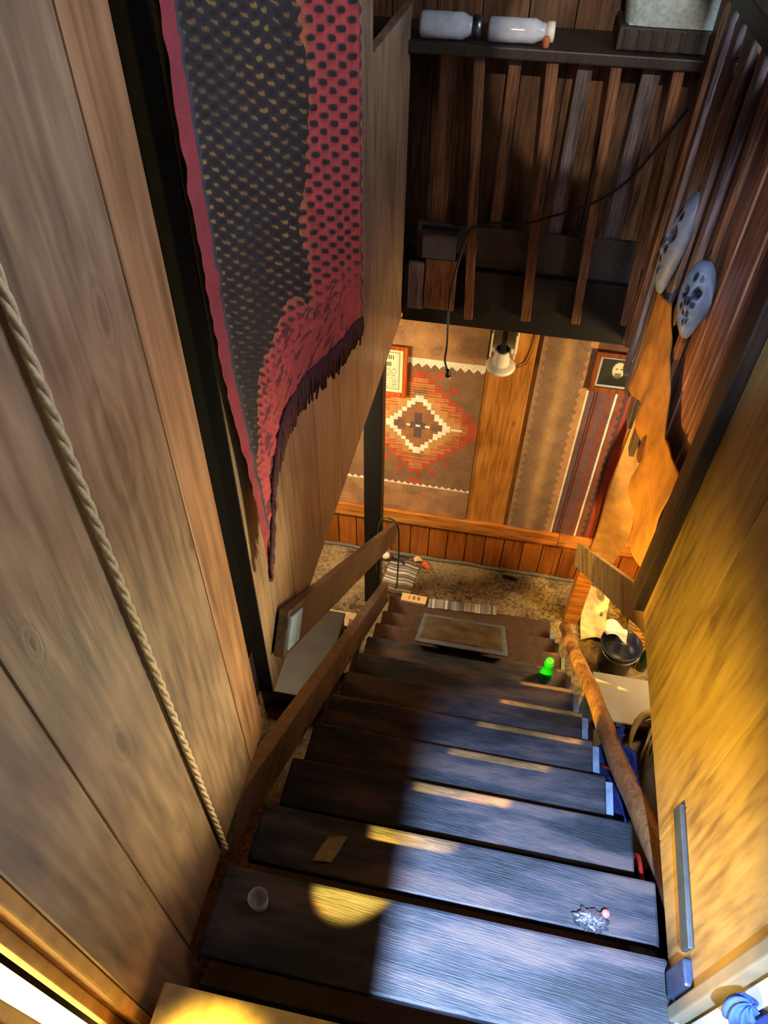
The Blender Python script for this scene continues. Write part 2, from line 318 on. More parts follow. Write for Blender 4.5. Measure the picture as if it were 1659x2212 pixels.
struct(MB().box(1.62, 1.66, 1.3, 3.55, 0, 2.19, 0).build('wall_lower_right', M_pine))
struct(MB().box(-2.2, -2.16, 1.2, 3.55, 0, 2.19, 0).build('wall_lower_left', M_pine))
sk = MB(); sk.tube([(-1.6 + .1 * i, 3.535 + .004 * math.sin(i * 1.3), .012 + .004 * math.sin(i * 2.1)) for i in range(32)], .014, 8)
struct(sk.build('baseboard_far', plain('grey_edge', (104, 100, 92), .8, bump=.5)))
# fascia below the railing and the landing edge
struct(MB().box(-.50, .59, 3.195, 3.235, 2.18, 2.475, .004).build('trim_3', M_black))
struct(MB().box(-.47, .62, -.6, .254, 2.36, 2.4, .006).build('floor_landing', plain('landing_boards', (196, 172, 120), .5, bump=.5, scale=24)))
# door jamb on the left with its lit edges, and casing on the right
jb = MB(); jb.box(-.56, -.497, .183, .204, 2.0, 4.3, .003); jb.box(-.565, -.535, .163, .182, 2.0, 4.3, .002); jb.box(-.52, -.505, .088, .108, 2.0, 4.3, .003); jb.box(-.52, -.5, .055, .083, 2.0, 4.3, .003)
struct(jb.build('door_1', plain('jamb_pine', (190, 140, 70), .5, bump=.3, scale=20)))
cs = MB(); cs.box(.575, .63, .425, .453, 2.2, 4.0, .004, 0); cs.box(.60, .64, .375, .415, 2.2, 3.6, .003, 1); cs.box(.59, .63, .335, .36, 2.2, 3.6, .003, 2)
struct(cs.build('door_2', [M_cream, M_white, M_metal]))
struct(MB().box(-.58, -.047, -.37, -.34, 2.4, 5.2, .003).build('shade_board', M_darkwood))  # unseen board added behind the camera to shade the left half of the treads

# ------------------------------------------------------------------ staircase
st = thing('staircase', (.07, .25, 0), 'steep open-riser wooden staircase with worn dark painted treads running down to the carpet', 'staircase')
for k in range(1, 12):
    y = .548 + .24 * (k - 1); z = 2.4 - .2 * k
    x1 = .585 if k == 1 else .60 + (.03 if k in (2, 3) else 0)
    d = .20 if k == 1 else (.16 if k < 11 else .245)
    m = MB(); m.box(-.475, x1, y - d, y + (0 if k < 11 else .04), z - .038, z, .008)
    m.build('tread', M_tread if k < 9 else M_brown, st)
def nose(y): return 2.2 - .8333 * (y - .548)
# closed left stringer
m = MB(); m.bar((-.53, .67, nose(.67) + .02), (-.53, 3.02, nose(3.02) + .03), .05, .15, (0, 0, 1)); m.build('stringer', M_string, st, label='brown board stringer along the left tread ends')
# right stringer, sawtooth, pale blue paint
m = MB(); pts = []
for k in range(1, 12):
    y = .548 + .24 * (k - 1); z = 2.4 - .2 * k
    pts += [(y, z - .04), (y, z - .2 - .04)]
pts = [(.36, pts[0][1])] + pts; pts[-1] = (pts[-1][0], .0)
low = [(y_, nose(y_) - .36) for y_ in (2.45, .36)]
poly = pts + [(2.62, 0.0)] + low
n = len(poly)
m.add([(.602, a, b) for a, b in poly] + [(.632, a, b) for a, b in poly], [list(range(n)), [n + i for i in range(n)][::-1]] + [[i, i + n, (i + 1) % n + n, (i + 1) % n] for i in range(n)])
m.build('stringer', M_blue, st, label='sawtooth stringer in worn pale blue paint')
# black panel added below the treads, standing in for shade in the gaps
m = MB(); m.bar((.07, .30, nose(.30) - .30), (.07, 2.55, nose(2.55) - .30), 1.08, .02, (0, 0, 1)); m.build('gap_shade_panel', M_black, st)
# handrails
hr = thing('handrail', (-.485, 2.1, 1.6), 'broad flat brown plank handrail on the left, sloping down to the black post', 'handrail')
m = MB(); m.bar((-.482, 1.10, 2.40), (-.482, 3.10, .715), .03, .135, (0, 0, 1)); m.build('rail_board', M_hand, hr)
m = MB(); m.bar((-.463, 1.105, 2.40), (-.463, 1.20, 2.32), .012, .10, (0, 0, 1)); m.build('rail_lit_end', M_blue, hr, label='pale blue end piece painting the cool light on the upper rail end')  # blue colour stands for cool light on the rail end
hp = MB(); N_ = 26
hp.tube([(.672, .60 + (2.86 - .60) * i / N_, 2.135 + (.33 - 2.135) * i / N_ + .012 * math.sin(i * .5)) for i in range(N_ + 1)], [.038 + .002 * math.sin(i * 1.7) for i in range(N_ + 1)], 14)
tag(hp.build('handrail', wood('pole_wood', (96, 66, 36), (150, 110, 68), (180, 138, 92), 'Y', .42, 16, island=.02)), 'rounded wooden pole running down beside the right tread ends, amber lit', 'handrail')
m = MB(); m.bar((.695, 1.35, 2.30), (.695, 3.25, .605), .03, .145, (0, 0, 1)); tag(m.build('handrail', wood('yellowed_board', (92, 76, 36), (160, 136, 84), (186, 160, 104), 'Y', .5, 18, island=.02)), 'wide yellowish plank handrail on the right above the orange-lit post', 'handrail')
m = MB(); m.box(.715, .815, 3.15, 3.24, .0, .66, .006); tag(m.build('post', M_rail), 'short square pine post glowing orange at the stair foot, right', 'post')
m = MB(); m.box(-.672, -.566, 3.05, 3.15, 0, 2.185, .006); tag(m.build('post', M_black), 'tall black square post from floor to ceiling beside the left handrail', 'post')

# ------------------------------------------------------------------ railing round the opening
rg = thing('railing', (.1, 3.2, 2.2), 'wooden stair railing across the far end of the opening, dark shelf top and slat balusters', 'railing')
MB().box(-.72, 1.4, 3.13, 3.5, 3.355, 3.395, .006).build('top_rail', M_darkwood, rg)
MB().box(-.45, .56, 3.236, 3.262, 2.475, 2.665, .004).build('bottom_rail', plain('grey_board', (66, 62, 54), .6, bump=.3), rg)
for (xa, zl, w) in ((-.205, 2.24, .042), (.07, 2.265, .046), (.305, 2.28, .040), (.53, 2.30, .040)):
    m = MB(); m.bar((xa - .03, 3.175, 3.355), (xa + .035, 3.175, zl), w, .03, (0, 1, 0)); m.build('baluster', M_bal, rg)
for (xa, w) in ((-.36, .07), (-.10, .05), (.17, .06), (.42, .07)):
    MB().box(xa - w / 2, xa + w / 2, 3.27, 3.29, 2.475, 3.355, .003).build('baluster', M_balgrey if xa > 0 else M_bal, rg)
rs = thing('railing', (.59, 2.5, 2.2), 'side railing of closely set vertical slats along the right edge of the opening', 'railing')
for i, (ya, w, zb) in enumerate(((3.10, .09, 2.25), (2.93, .06, 2.2), (2.76, .07, 2.2), (2.56, .10, 2.2), (2.36, .06, 2.2), (2.20, .05, 2.3))):
    m = MB(); m.box(.572, .592, ya - w / 2, ya + w / 2, zb, 3.62, .003); m.build('slat', M_balgrey if 0 < i < 5 else M_bal, rs)
MB().box(.565, .60, 1.66, 3.13, 3.60, 3.66, .004).build('top_rail', M_darkwood, rs)
# wide side boards
for (a, b, zb, mm, what) in ((2.42, 2.74, 2.30, M_side, 'farthest and darkest of the wide side boards, behind the slats'), (2.08, 2.40, 2.22, M_side, 'middle of the wide brown side boards, below the pale mask'), (1.88, 2.06, 2.2, M_side, 'brown side board next to the one beside the dark corner post'), (1.665, 1.86, 2.2, M_side, 'brown side board against the dark corner post on the right')):
    m = MB(); m.box(.605, .628, a, b, zb, 3.55, .004); tag(m.build('side_board', mm), what, 'board', 'wide boards along the right of the opening')
# orange hide hung over the lower part of the side boards
edge = [(2.72, 2.30), (2.55, 2.335), (2.42, 2.40), (2.30, 2.37), (2.17, 2.345), (2.05, 2.25), (1.93, 2.185), (1.80, 2.215), (1.665, 2.27)]
def lerp_edge(y, E):
    E = sorted(E)
    if y <= E[0][0]: return E[0][1]
    for (a, za), (b, zb) in zip(E[:-1], E[1:]):
        if y <= b: return za + (zb - za) * (y - a) / (b - a)
    return E[-1][1]
def Ph(u, v):
    y = 1.668 + (2.70 - 1.668) * u; z0 = lerp_edge(y, edge); z1 = z0 + .42 + .02 * math.sin(u * 9)
    z = z0 + (z1 - z0) * v
    return Vector((.566 + .014 * math.sin(y * 22 + z * 7) * (1 - v) + .012 * nz((y, z, 0), 7), y, z))
tag(MB().grid(60, 40, Ph).build('hanging_hide', plain('tan_hide', (168, 122, 62), .6, bump=.6, scale=16), thick=.004), 'wavy-edged orange tan hide hanging below the right side boards', 'hide')

# ------------------------------------------------------------------ treasures on the railing shelf
def jar(name, a, b, r, label, mat, capmat):
    e = thing(name, (a[0], a[1], a[2] - r), label, 'jar')
    L_ = (Vector(b) - Vector(a)).length; ax = Vector(b) - Vector(a)
    MB().lathe([(r * .8, 0), (r, .01), (r, L_ * .45), (r * .97, L_ * .6), (r, L_ * .8), (r * .72, L_ * .93), (r * .72, L_)], a, 28, ax).build('body', mat, e)
    MB().lathe([(r * .84, 0), (r * .84, .028), (r * .7, .03)], b, 28, ax).build('lid', capmat, e)
M_glass = plain('cloudy_glass', (206, 214, 222), .12, scale=14, **{'Transmission Weight': .25, 'IOR': 1.45, 'Alpha': 1.0})
jar('glass_jar', (-.47, 3.18, 3.441), (-.27, 3.19, 3.441), .045, 'cloudy glass jar lying on its side at the left end of the railing shelf', M_glass, M_metal)
jar('glass_jar', (-.215, 3.19, 3.437), (-.0, 3.20, 3.437), .041, 'clear ribbed glass jar lying right of the cloudy one on the railing shelf', M_glass, M_white)
tag(MB().lathe([(.011, 0), (.013, .012), (.013, .03), (.01, .036)], (.005, 3.155, 3.396), 14).build('cork_stopper', plain('cork', (176, 104, 60), .8)), 'small orange brown cork at the shelf edge by the ribbed jar', 'cork')
cr_ = thing('storage_crate', (.47, 3.32, 3.395), 'low dark crate with a slatted front on the right of the railing shelf', 'crate')
MB().box(.26, .74, 3.19, 3.46, 3.397, 3.47, .005).build('body', plain('dark_crate', (50, 46, 42), .7, bump=.4), cr_)
for i in range(9): MB().box(.28 + i * .05, .30 + i * .05, 3.184, 3.191, 3.402, 3.465, .002).build('slat', M_darkwood, cr_)
tb = thing('plastic_tub', (.47, 3.3, 3.47), 'pale ribbed plastic tub standing on the dark crate', 'tub')
def Pt(u, v):
    a = u * 2 * math.pi; k = 1 + .10 * v; rx = .19 * k; ry = .10 * k; c = math.cos(a); s_ = math.sin(a)
    q = (abs(c) ** 5 + abs(s_) ** 5) ** (-1 / 5); rib = 1 + .008 * math.sin(a * 40)
    return Vector((.47 + rx * c * q * rib, 3.30 + ry * s_ * q * rib, 3.472 + .13 * v))
m = MB(); m.grid(120, 8, Pt); m.box(.29, .65, 3.21, 3.39, 3.472, 3.476, 0); m.build('body', plain('milky_plastic', (160, 176, 172), .4), tb)
MB().tube([Pt(i / 60, 1.0) for i in range(61)], .006, 8).build('rim', M_white, tb)
tag(MB().box(.80, .93, 3.17, 3.30, 3.397, 3.455, .004).build('cardboard_box', plain('card', (150, 124, 78), .8)), 'small tan cardboard box right of the tub on the railing shelf', 'box')
# dark bin and boards on the left behind the opening edge
bn = thing('bin', (-.33, 3.15, 2.28), 'dark grey open bin hanging at the left of the black fascia', 'bin')
m = MB(); m.box(-.415, -.26, 3.165, 3.192, 2.53, 2.66, .004); m.build('panel', plain('bin_grey', (84, 84, 92), .35, scale=18), bn)
m = MB(); m.box(-.42, -.25, 3.145, 3.192, 2.655, 2.675, .004); m.build('rim', M_black, bn)
tag(MB().box(-.395, -.245, 3.17, 3.194, 2.27, 2.525, .004).build('scrap_board', M_bal), 'brown scrap board on the fascia under the grey bin', 'board')
tag(MB().box(-.475, -.40, 3.172, 3.194, 2.26, 2.50, .004).build('scrap_board', M_balgrey), 'short grey scrap board at the left end of the fascia', 'board')

# ------------------------------------------------------------------ masks
def mask(name, c, nrm, up, w, h, label):
    e = thing(name, c, label, 'mask'); c = Vector(c); nn = Vector(nrm).normalized(); uu = Vector(up); uu = (uu - nn * uu.dot(nn)).normalized(); rr = uu.cross(nn)
    pale = srgb((112, 126, 142)); dk = srgb((14, 18, 28)); mid = srgb((56, 64, 78))
    spots = [(-.35, .22, .20), (.35, .22, .20), (0, .02, .13), (-.12, -.30, .10), (.12, -.32, .11), (.32, -.08, .12), (-.38, -.15, .12), (0, .60, .14), (.42, .56, .11), (-.05, -.55, .10), (.2, -.52, .08)]
    def outline(v):  # half width at height v in -1..1
        return w / 2 * (max(0, 1 - abs(v) ** 2.6) ** .5) * (1 if v > 0 else 1 - .45 * abs(v))
    def P(u, v):
        a = (u * 2 - 1); b = (v * 2 - 1) * .995; x = a * outline(b)
        dp = .05 * (max(0, 1 - a * a) ** .5) * (max(0, 1 - b * b) ** .5)
        dp += .016 * math.exp(-((a / .16) ** 2 + ((b - .02) / .22) ** 2))
        for sx, sy, sr in spots[:2]: dp -= .016 * math.exp(-(((a - sx) / .2) ** 2 + ((b - sy) / .12) ** 2))
        dp -= .012 * math.exp(-((a / .35) ** 2 + ((b + .42) / .06) ** 2))
        return c + rr * x + uu * (b * h / 2) + nn * dp
    def Cc(u, v):
        a = u * 2 - 1; b = v * 2 - 1; best = 9
        for sx, sy, sr in spots: best = min(best, (((a - sx) / sr) ** 2 + ((b - sy) / (sr * .8)) ** 2) ** .5)
        best += .5 * nz((a, b, 3), 4)
        if best < .8: return dk
        if best < 1.15: return mid
        return pale
    MB().grid(48, 60, P, Cc).build('face', vcol('mask_paint', .5, .2, 40), e, thick=.004)
    MB().tube([c + uu * (h / 2 - .01) + rr * (-.01), c + uu * (h / 2 + .03) - nn * .01, c + uu * (h / 2 - .01) + rr * .01], .002, 6).build('hanging_loop', M_cord, e)
mask('mask', (.560, 2.12, 3.00), (-.8, -1, .35), (.0, .3, 1), .10, .23, 'pale blue and black mottled mask facing the stairs on the right side boards')
mask('mask', (.562, 2.56, 2.97), (-1, -.12, .1), (0, .05, 1), .12, .36, 'narrow violet grey mask hanging on the slats behind the pale one')

# ------------------------------------------------------------------ honeycomb blanket on the left wall
bl = thing('hanging_blanket', (-.49, 1.6, 2.75), 'red and black honeycomb woven blanket with a fringe, hanging on the left plank wall', 'blanket')
be = [(1.035, 2.765), (1.08, 2.83), (1.146, 2.94), (1.22, 2.985), (1.311, 3.005), (1.513, 2.99), (1.748, 2.935), (2.0, 2.84), (2.208, 2.752)]
def edgeL(v): return 1.035 + .012 * math.sin(v * 7)
def uvh(y, z):
    u = (1108 - 737 / y) / 20.5; v = (4.085 - z) / (.0092 * (y + .1))
    return u + .3 * nz((y, z, 1), 4) * (1 if y < 1.5 else .3), v + .8 * nz((y * 2, z, 5), 5) * max(.1, min(1, (1.75 - y) / .3))
def hon(y, z):
    u, v = uvh(y, z)
    return .5 + .25 * (math.cos(math.pi * u) * math.cos(math.pi * v) * 2)
def zone(y, z):
    zb = lerp_edge(y, be)
    r1 = (y - (1.52 + .12 * nz((y, z, 2), 4) + .30 * max(0, z - 3.35))) / .10
    r2 = ((zb + .30 - .10 * (y - 1.1)) - z + .07 * nz((y, z, 7), 6)) / .08
    return max(0, min(1, max(r1, r2)))
def Pb(u, v):
    y = edgeL(v) + (2.208 - edgeL(v)) * (u ** 1.5); zb = lerp_edge(y, be)
    z = zb + (4.12 - zb) * (v ** 1.25)
    h = hon(y, z); k = min(1, (y - 1.07) / .05) if y > 1.07 else 0
    tail = max(0, min(1, (z - zb - .10) / .12)); A = .0075 * (.35 + .65 * tail)
    x = -.490 + max(0, k) * A * h + .005 * nz((y, z, 0), 30) + .03 * max(0, 1 - (z - zb) / .5) * (.5 + .5 * math.sin(y * 8))
    return Vector((x, y, z))
def Cb(u, v):
    y = edgeL(v) + (2.208 - edgeL(v)) * (u ** 1.5); zb = lerp_edge(y, be); z = zb + (4.12 - zb) * (v ** 1.25)
    h = hon(y, z); zn = zone(y, z); g = nz((y, z, 9), 40)
    if y < 1.075: return (.24, .03, .04)
    if y < 1.086: return (.04, .04, .055)
    if y > 2.19: return (.10, .03, .05)
    red = (.40 + .1 * g, .058, .06); gold = (.30 + .1 * g, .17 + .05 * g, .03); dark = (.016, .013, .016)
    base = tuple(red[i] * zn + gold[i] * (1 - zn) for i in range(3))
    tail = max(0, min(1, (z - zb - .10) / .14)) if zn > .5 else 1
    th = .50 + .30 * (1 - tail) if zn > .5 else .20
    t = max(0, min(1, (h - th) / .24)); t *= (.25 + .75 * tail)
    if zn <= .5:                                     # thin golden arcs under every dark bump
        u_, v_ = uvh(y, z); h2 = .5 + .5 * math.cos(math.pi * u_) * math.cos(math.pi * (v_ - .42))
        t = 1 - max(0, min(1, (.30 - h2) / .10)) * max(0, min(1, (h - .14) / .10)) * (.55 + .6 * nz((y, z, 11), 6))
    if zn > .5 and nz((y * 2.0, z * 9, 4), 7) > .22 and tail < .8 and y < 1.9: t = .7
    return tuple(base[i] * (1 - t) + dark[i] * t for i in range(3))
MB().grid(230, 640, Pb, Cb).build('weave', vcol('honeycomb_wool', .85, .5, 260), bl)
fr = MB()
for i in range(150):
    y = 1.04 + 1.165 * (i / 149) ** 1.2; z = lerp_edge(y, be); ln_ = random.uniform(.05, .085) * (1 if y < 1.2 else 1.15)
    x = -.486 + .03 * (.5 + .5 * math.sin(y * 8))
    fr.tube([(x, y, z + .01), (x + random.uniform(-.004, .004), y + random.uniform(-.006, .006), z - ln_ * .5), (x - .004, y + random.uniform(-.012, .008), z - ln_)], [.004, .0045, .003], 5)
tag(fr.build('fringe', plain('fringe_wool', (70, 34, 38), .9, bump=.5), bl), kind='stuff')
# twisted rope hanging down the left planks
rp = MB(); n_ = 220
for s_ in range(3):
    rp.tube([(-.489 + 0.0036 * math.cos(t * .55 + s_ * 2.094), .567 + .016 * (t / n_) + .0036 * math.sin(t * .55 + s_ * 2.094), 4.3 - (4.3 - 2.20) * t / n_) for t in range(n_ + 1)], .0042, 6)
tag(rp.build('rope', M_rope), 'thin twisted fibre rope hanging down the near left plank wall', 'rope')
# added glowing tube imitating the overlit edge of the left jamb
lp = thing('jamb_glow_tube', (-.575, .135, 2.05), 'added amber white glowing tube imitating the overlit edge of the left door jamb', 'glow strip')
mt, t_, b_ = nt('jamb_glow'); b_.inputs['Emission Color'].default_value = (1.0, .66, .16, 1); b_.inputs['Emission Strength'].default_value = 9
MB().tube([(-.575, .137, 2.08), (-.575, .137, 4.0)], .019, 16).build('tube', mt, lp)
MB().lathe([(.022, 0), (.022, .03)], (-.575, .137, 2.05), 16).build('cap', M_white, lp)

# ------------------------------------------------------------------ textiles on the far wall
def tapestry(name, x0, x1, z0, z1, colf, label, nu, nv, sag=.004):
    def P(u, v): x = x0 + (x1 - x0) * u; z = z0 + (z1 - z0) * v; return Vector((x, 3.552 - .003 + sag * nz((x, z, 0), 6), z))
    o = MB().grid(nu, nv, P, lambda u, v: colf(x0 + (x1 - x0) * u, z0 + (z1 - z0) * v)).build(name, vcol(name + '_wool', .95, .5, 260, (1, 1, .25), .3), thick=.003)
    return tag(o, label, 'wall hanging')
TAN = srgb((150, 112, 78)); TAN2 = srgb((166, 124, 80)); BRN = srgb((124, 94, 64)); RED = srgb((166, 72, 38)); WHT = srgb((226, 220, 196)); SAND = srgb((178, 132, 76)); PUR = srgb((92, 70, 66))
def tri(x, p): a = (x / p) % 1.0; return 1 - abs(a * 2 - 1)
def c_left(x, z):
    if z > 1.735: return TAN2 if nz((x, z, 0), 5) > -.1 else TAN
    if z > 1.70: return WHT
    if z > 1.70 - .028 * tri(x, .05): return WHT
    if z < .717: return TAN2 if nz((x, z, 2), 6) > 0 else TAN
    if z < .724 + .020 * tri(x, .043): return WHT
    st_ = .0255; ix = (math.floor(abs(x + .43) / st_) + .5) * st_; iz = (math.floor(abs(z - 1.24) / st_) + .5) * st_
    d = ix / .205 + iz / .222
    if .84 < d < 1.06: return WHT
    if abs(z - 1.236) < .006:
        for c in (-.49, -.43, -.37):
            if abs(x - c) < .013 and d < .8: return WHT
        if -.22 < x < -.15: return WHT
    if d <= .84:
        if ix / .055 + iz / .12 < 1.0: return PUR
        if abs(x + .43) > .08 and int(z / .008) % 2 and abs(z - 1.24) < .05: return PUR
        return srgb((142, 98, 58))
    big = .045; jx = (math.floor(abs(x + .43) / big) + .5) * big; jz = (math.floor(abs(z - 1.24) / big) + .5) * big
    D = jx / .41 + jz / .44
    if D < .86:
        hatch = int(z / .009) % 2
        if D > .68 and hatch: return RED
        if abs(x + .43) < .05 and hatch: return srgb((126, 84, 50))
        return SAND
    if D < 1.0 or (D < 1.16 and (int(jx / .09) + int(jz / .09)) % 2): return RED
    return BRN
tapestry('woven_hanging', -1.15, -.057, .462, 1.975, c_left, 'tan woven hanging with a white stepped diamond and red border, left on the far wall', 220, 300)
def c_right(x, z):
    zz = tri(z, .062) * .022
    if x < .245 + zz: return srgb((150, 118, 92))
    if x < .50 - zz:
        c = math.exp(-((x - .375) / .035) ** 2); a = srgb((124, 98, 74)); b = srgb((164, 132, 88)); return tuple(a[i] * (1 - c) + b[i] * c for i in range(3))
    if x < .528: return srgb((164, 124, 84))
    if z > 1.70: return srgb((92, 64, 50))
    if x < .541: return srgb((206, 198, 172))
    if x < .69:
        if abs(x - .575) < .003 or abs(x - .59) < .003: return srgb((50, 24, 26))
        c = math.sin((x - .54) * 90) * .5 + .5; a = srgb((104, 54, 40)); b = srgb((88, 68, 72)); return tuple(a[i] * (1 - c) + b[i] * c for i in range(3))
    if x < .704: return srgb((210, 202, 178))
    if x < .73 + zz * .9: return srgb((108, 62, 50))
    if x < .762: return srgb((66, 44, 44))
    return srgb((128, 48, 32))
tapestry('woven_hanging', .232, .81, .455, 1.97, c_right, 'brown striped woven hanging with two white lines, right on the far wall', 150, 300)
# tan hide flap right of it
def Pf(u, v):
    z = .31 + (1.75 - .31) * v
    xl = .812 + .01 * math.sin(v * 9); xr = .96 + .05 * math.sin(v * 6.0 + .3) - .06 * max(0, v - .6)
    return Vector((xl + (xr - xl) * u, 3.50 - .05 * u + .02 * math.sin(v * 8 + u * 3), z + .02 * u * (1 - v)))
tag(MB().grid(14, 50, Pf).build('hide_flap', plain('olive_hide', (168, 124, 62), .6, bump=.7, scale=14), thick=.006), 'long curling tan hide hanging beside the striped hanging', 'hide')
# framed certificate and portrait
fc = thing('picture_frame', (-.62, 3.54, 1.45), 'orange wooden frame with a printed certificate, half behind the left wall edge', 'picture')
M_frame = wood('frame_wood', (110, 44, 10), (170, 78, 22), (196, 100, 36), 'Z', .35, 30, island=.05)
def frame(e, x0, x1, z0, z1, w, yb, mat, name='frame'):
    m = MB(); m.box(x0, x0 + w, yb - .022, yb, z0, z1, .003); m.box(x1 - w, x1, yb - .022, yb, z0, z1, .003); m.box(x0 + w, x1 - w, yb - .022, yb, z1 - w, z1, .003); m.box(x0 + w, x1 - w, yb - .022, yb, z0, z0 + w, .003); m.build(name, mat, e)
frame(fc, -.755, -.512, 1.452, 1.806, .026, 3.545, M_frame)
CRM = srgb((214, 212, 172)); GRY = srgb((120, 122, 96)); INK = srgb((66, 66, 54))
def c_doc(x, z):
    if not (-.715 < x < -.557 and 1.50 < z < 1.76): return CRM
    if x < -.711 or x > -.561 or z < 1.505 or z > 1.755: return GRY
    if 1.708 < z < 1.735 and abs(x + .636) < .05: return INK if (int(x / .006) % 2) else CRM
    if 1.66 < z < 1.69 and abs(x + .636) < .03: return GRY
    if z < 1.65 and (int(z / .008) % 2) and nz((x * 60, int(z / .008), 0)) > -.1 and -.70 < x < -.575: return srgb((150, 150, 120))
    return srgb((206, 206, 168))
MB().grid(90, 120, lambda u, v: Vector((-.73 + .195 * u, 3.537, 1.476 + .306 * v)), lambda u, v: c_doc(-.73 + .195 * u, 1.476 + .306 * v)).build('certificate', vcol('paper', .5, .0, 50, fade=.04), fc)
fp = thing('picture_frame', (.64, 3.54, 1.68), 'brown frame holding an old dark portrait photograph, right on the far wall', 'picture')
frame(fp, .528, .80, 1.668, 1.925, .030, 3.545, wood('brown_frame', (58, 24, 8), (104, 54, 22), (128, 72, 34), 'Z', .35, 30, island=.05))
def c_por(x, z):
    u = (x - .556) / .216; v = (z - 1.696) / .2
    if u < .06 or u > .94 or v < .07 or v > .92: return srgb((150, 158, 158))
    hx = (u - .52) / .16; hz = (v - .60) / .24; d = hx * hx + hz * hz
    if d < 1:
        if ((hx + .38) / .22) ** 2 + ((hz - .12) / .10) ** 2 < 1 or ((hx - .38) / .22) ** 2 + ((hz - .12) / .10) ** 2 < 1: return srgb((96, 92, 72))
        if hz < -.42 and abs(hx) < .5: return srgb((100, 96, 76))
        return srgb((184, 178, 146))
    if d < 1.35: return srgb((70, 68, 54))
    sh = ((u - .52) / .44) ** 2 + ((v - .0) / .42) ** 2
    if sh < 1: return srgb((34, 35, 30))
    return srgb((42, 46, 40))
MB().grid(80, 80, lambda u, v: Vector((.556 + .216 * u, 3.538, 1.696 + .2 * v)), lambda u, v: c_por(.556 + .216 * u, 1.696 + .2 * v)).build('photograph', vcol('photo_paper', .3, 0, 50, fade=.04), fp)
# white lamp holder
lh = thing('lamp_holder', (.02, 3.5, 1.74), 'white plastic wall lamp holder with a round flange under the ceiling edge', 'lamp holder')
ax = Vector((0, .14, -1)).normalized()
MB().box(-.045, .10, 3.535, 3.56, 1.84, 1.99, .006).build('back_plate', M_white, lh)
m = MB(); m.box(-.048, -.038, 3.43, 3.54, 1.87, 2.02, .003); m.build('bracket', M_white, lh); m = MB(); m.box(.082, .092, 3.43, 3.54, 1.87, 2.02, .003); m.build('bracket', M_white, lh)
MB().lathe([(.044, 0), (.046, .004), (.046, .10), (.040, .105)], Vector((.022, 3.465, 1.905)), 30, ax).build('socket', M_white, lh)
MB().lathe([(.046, 0), (.074, .006), (.084, .018), (.080, .030), (.045, .036), (.0, .036)], Vector((.022, 3.465, 1.905)) + ax * .095, 34, ax).build('flange', M_white, lh)
m = MB(); m.box(.010, .036, 3.43, 3.53, 1.885, 1.985, .002); m.lathe([(.036, -.001), (.036, .003)], Vector((.022, 3.465, 1.905)) - ax * .004, 24, ax); m.build('contact', M_black, lh)
tag(MB().tube([(.19, 3.552, 2.15), (.19, 3.552, 1.95), (.185, 3.55, 1.86), (.165, 3.55, 1.78), (.12, 3.55, 1.745), (.06, 3.548, 1.745), (.03, 3.546, 1.76)], .0035, 6).build('cable', plain('brown_cable', (130, 84, 34), .5)), 'thin brown cable looping beside the white lamp holder', 'cable')
# cords
def smooth(pts, n=8):
    pts = [Vector(p) for p in pts]; out = []
    for i in range(len(pts) - 1):
        p0 = pts[max(i - 1, 0)]; p1 = pts[i]; p2 = pts[i + 1]; p3 = pts[min(i + 2, len(pts) - 1)]
        for k in range(n):
            t = k / n; out.append(.5 * ((2 * p1) + (p2 - p0) * t + (2 * p0 - 5 * p1 + 4 * p2 - p3) * t * t + (3 * p1 - p0 - 3 * p2 + p3) * t ** 3))
    return out + [pts[-1]]
ec = thing('power_cord', (-.24, 3.13, 1.93), 'black power cord drooping from the right rail and dangling its plug over the opening', 'cord')
MB().tube(smooth([(.56, 3.12, 3.24), (.50, 3.12, 3.12), (.405, 3.13, 2.955), (.27, 3.12, 2.85), (.135, 3.13, 2.79), (.04, 3.12, 2.755), (-.12, 3.13, 2.735), (-.20, 3.13, 2.70), (-.225, 3.13, 2.62), (-.255, 3.12, 2.45), (-.265, 3.13, 2.33), (-.258, 3.12, 2.12), (-.262, 3.13, 2.02), (-.245, 3.12, 1.965)]), .0055, 8).build('flex', M_cord, ec)
MB().lathe([(.006, 0), (.012, .01), (.016, .03), (.016, .045), (.010, .048)], (-.247, 3.12, 1.972), 12, (.25, 0, -1)).build('plug', M_cord, ec)
for dx in (-.007, .007): MB().tube([(-.236 + dx, 3.12, 1.928), (-.231 + dx, 3.12, 1.905)], .0028, 8).build('pin', plain('brass_pin', (230, 220, 180), .3, .6), ec)
tag(MB().tube(smooth([(-.585, 3.04, .35), (-.58, 3.03, .7), (-.56, 3.03, .87), (-.51, 3.02, .915), (-.455, 3.02, .87), (-.44, 3.02, .72), (-.44, 3.03, .5), (-.445, 3.04, .25), (-.46, 3.05, .21)]), .0055, 8).build('wire', M_green), 'dark green wire looped over the lower end of the left handrail', 'wire')

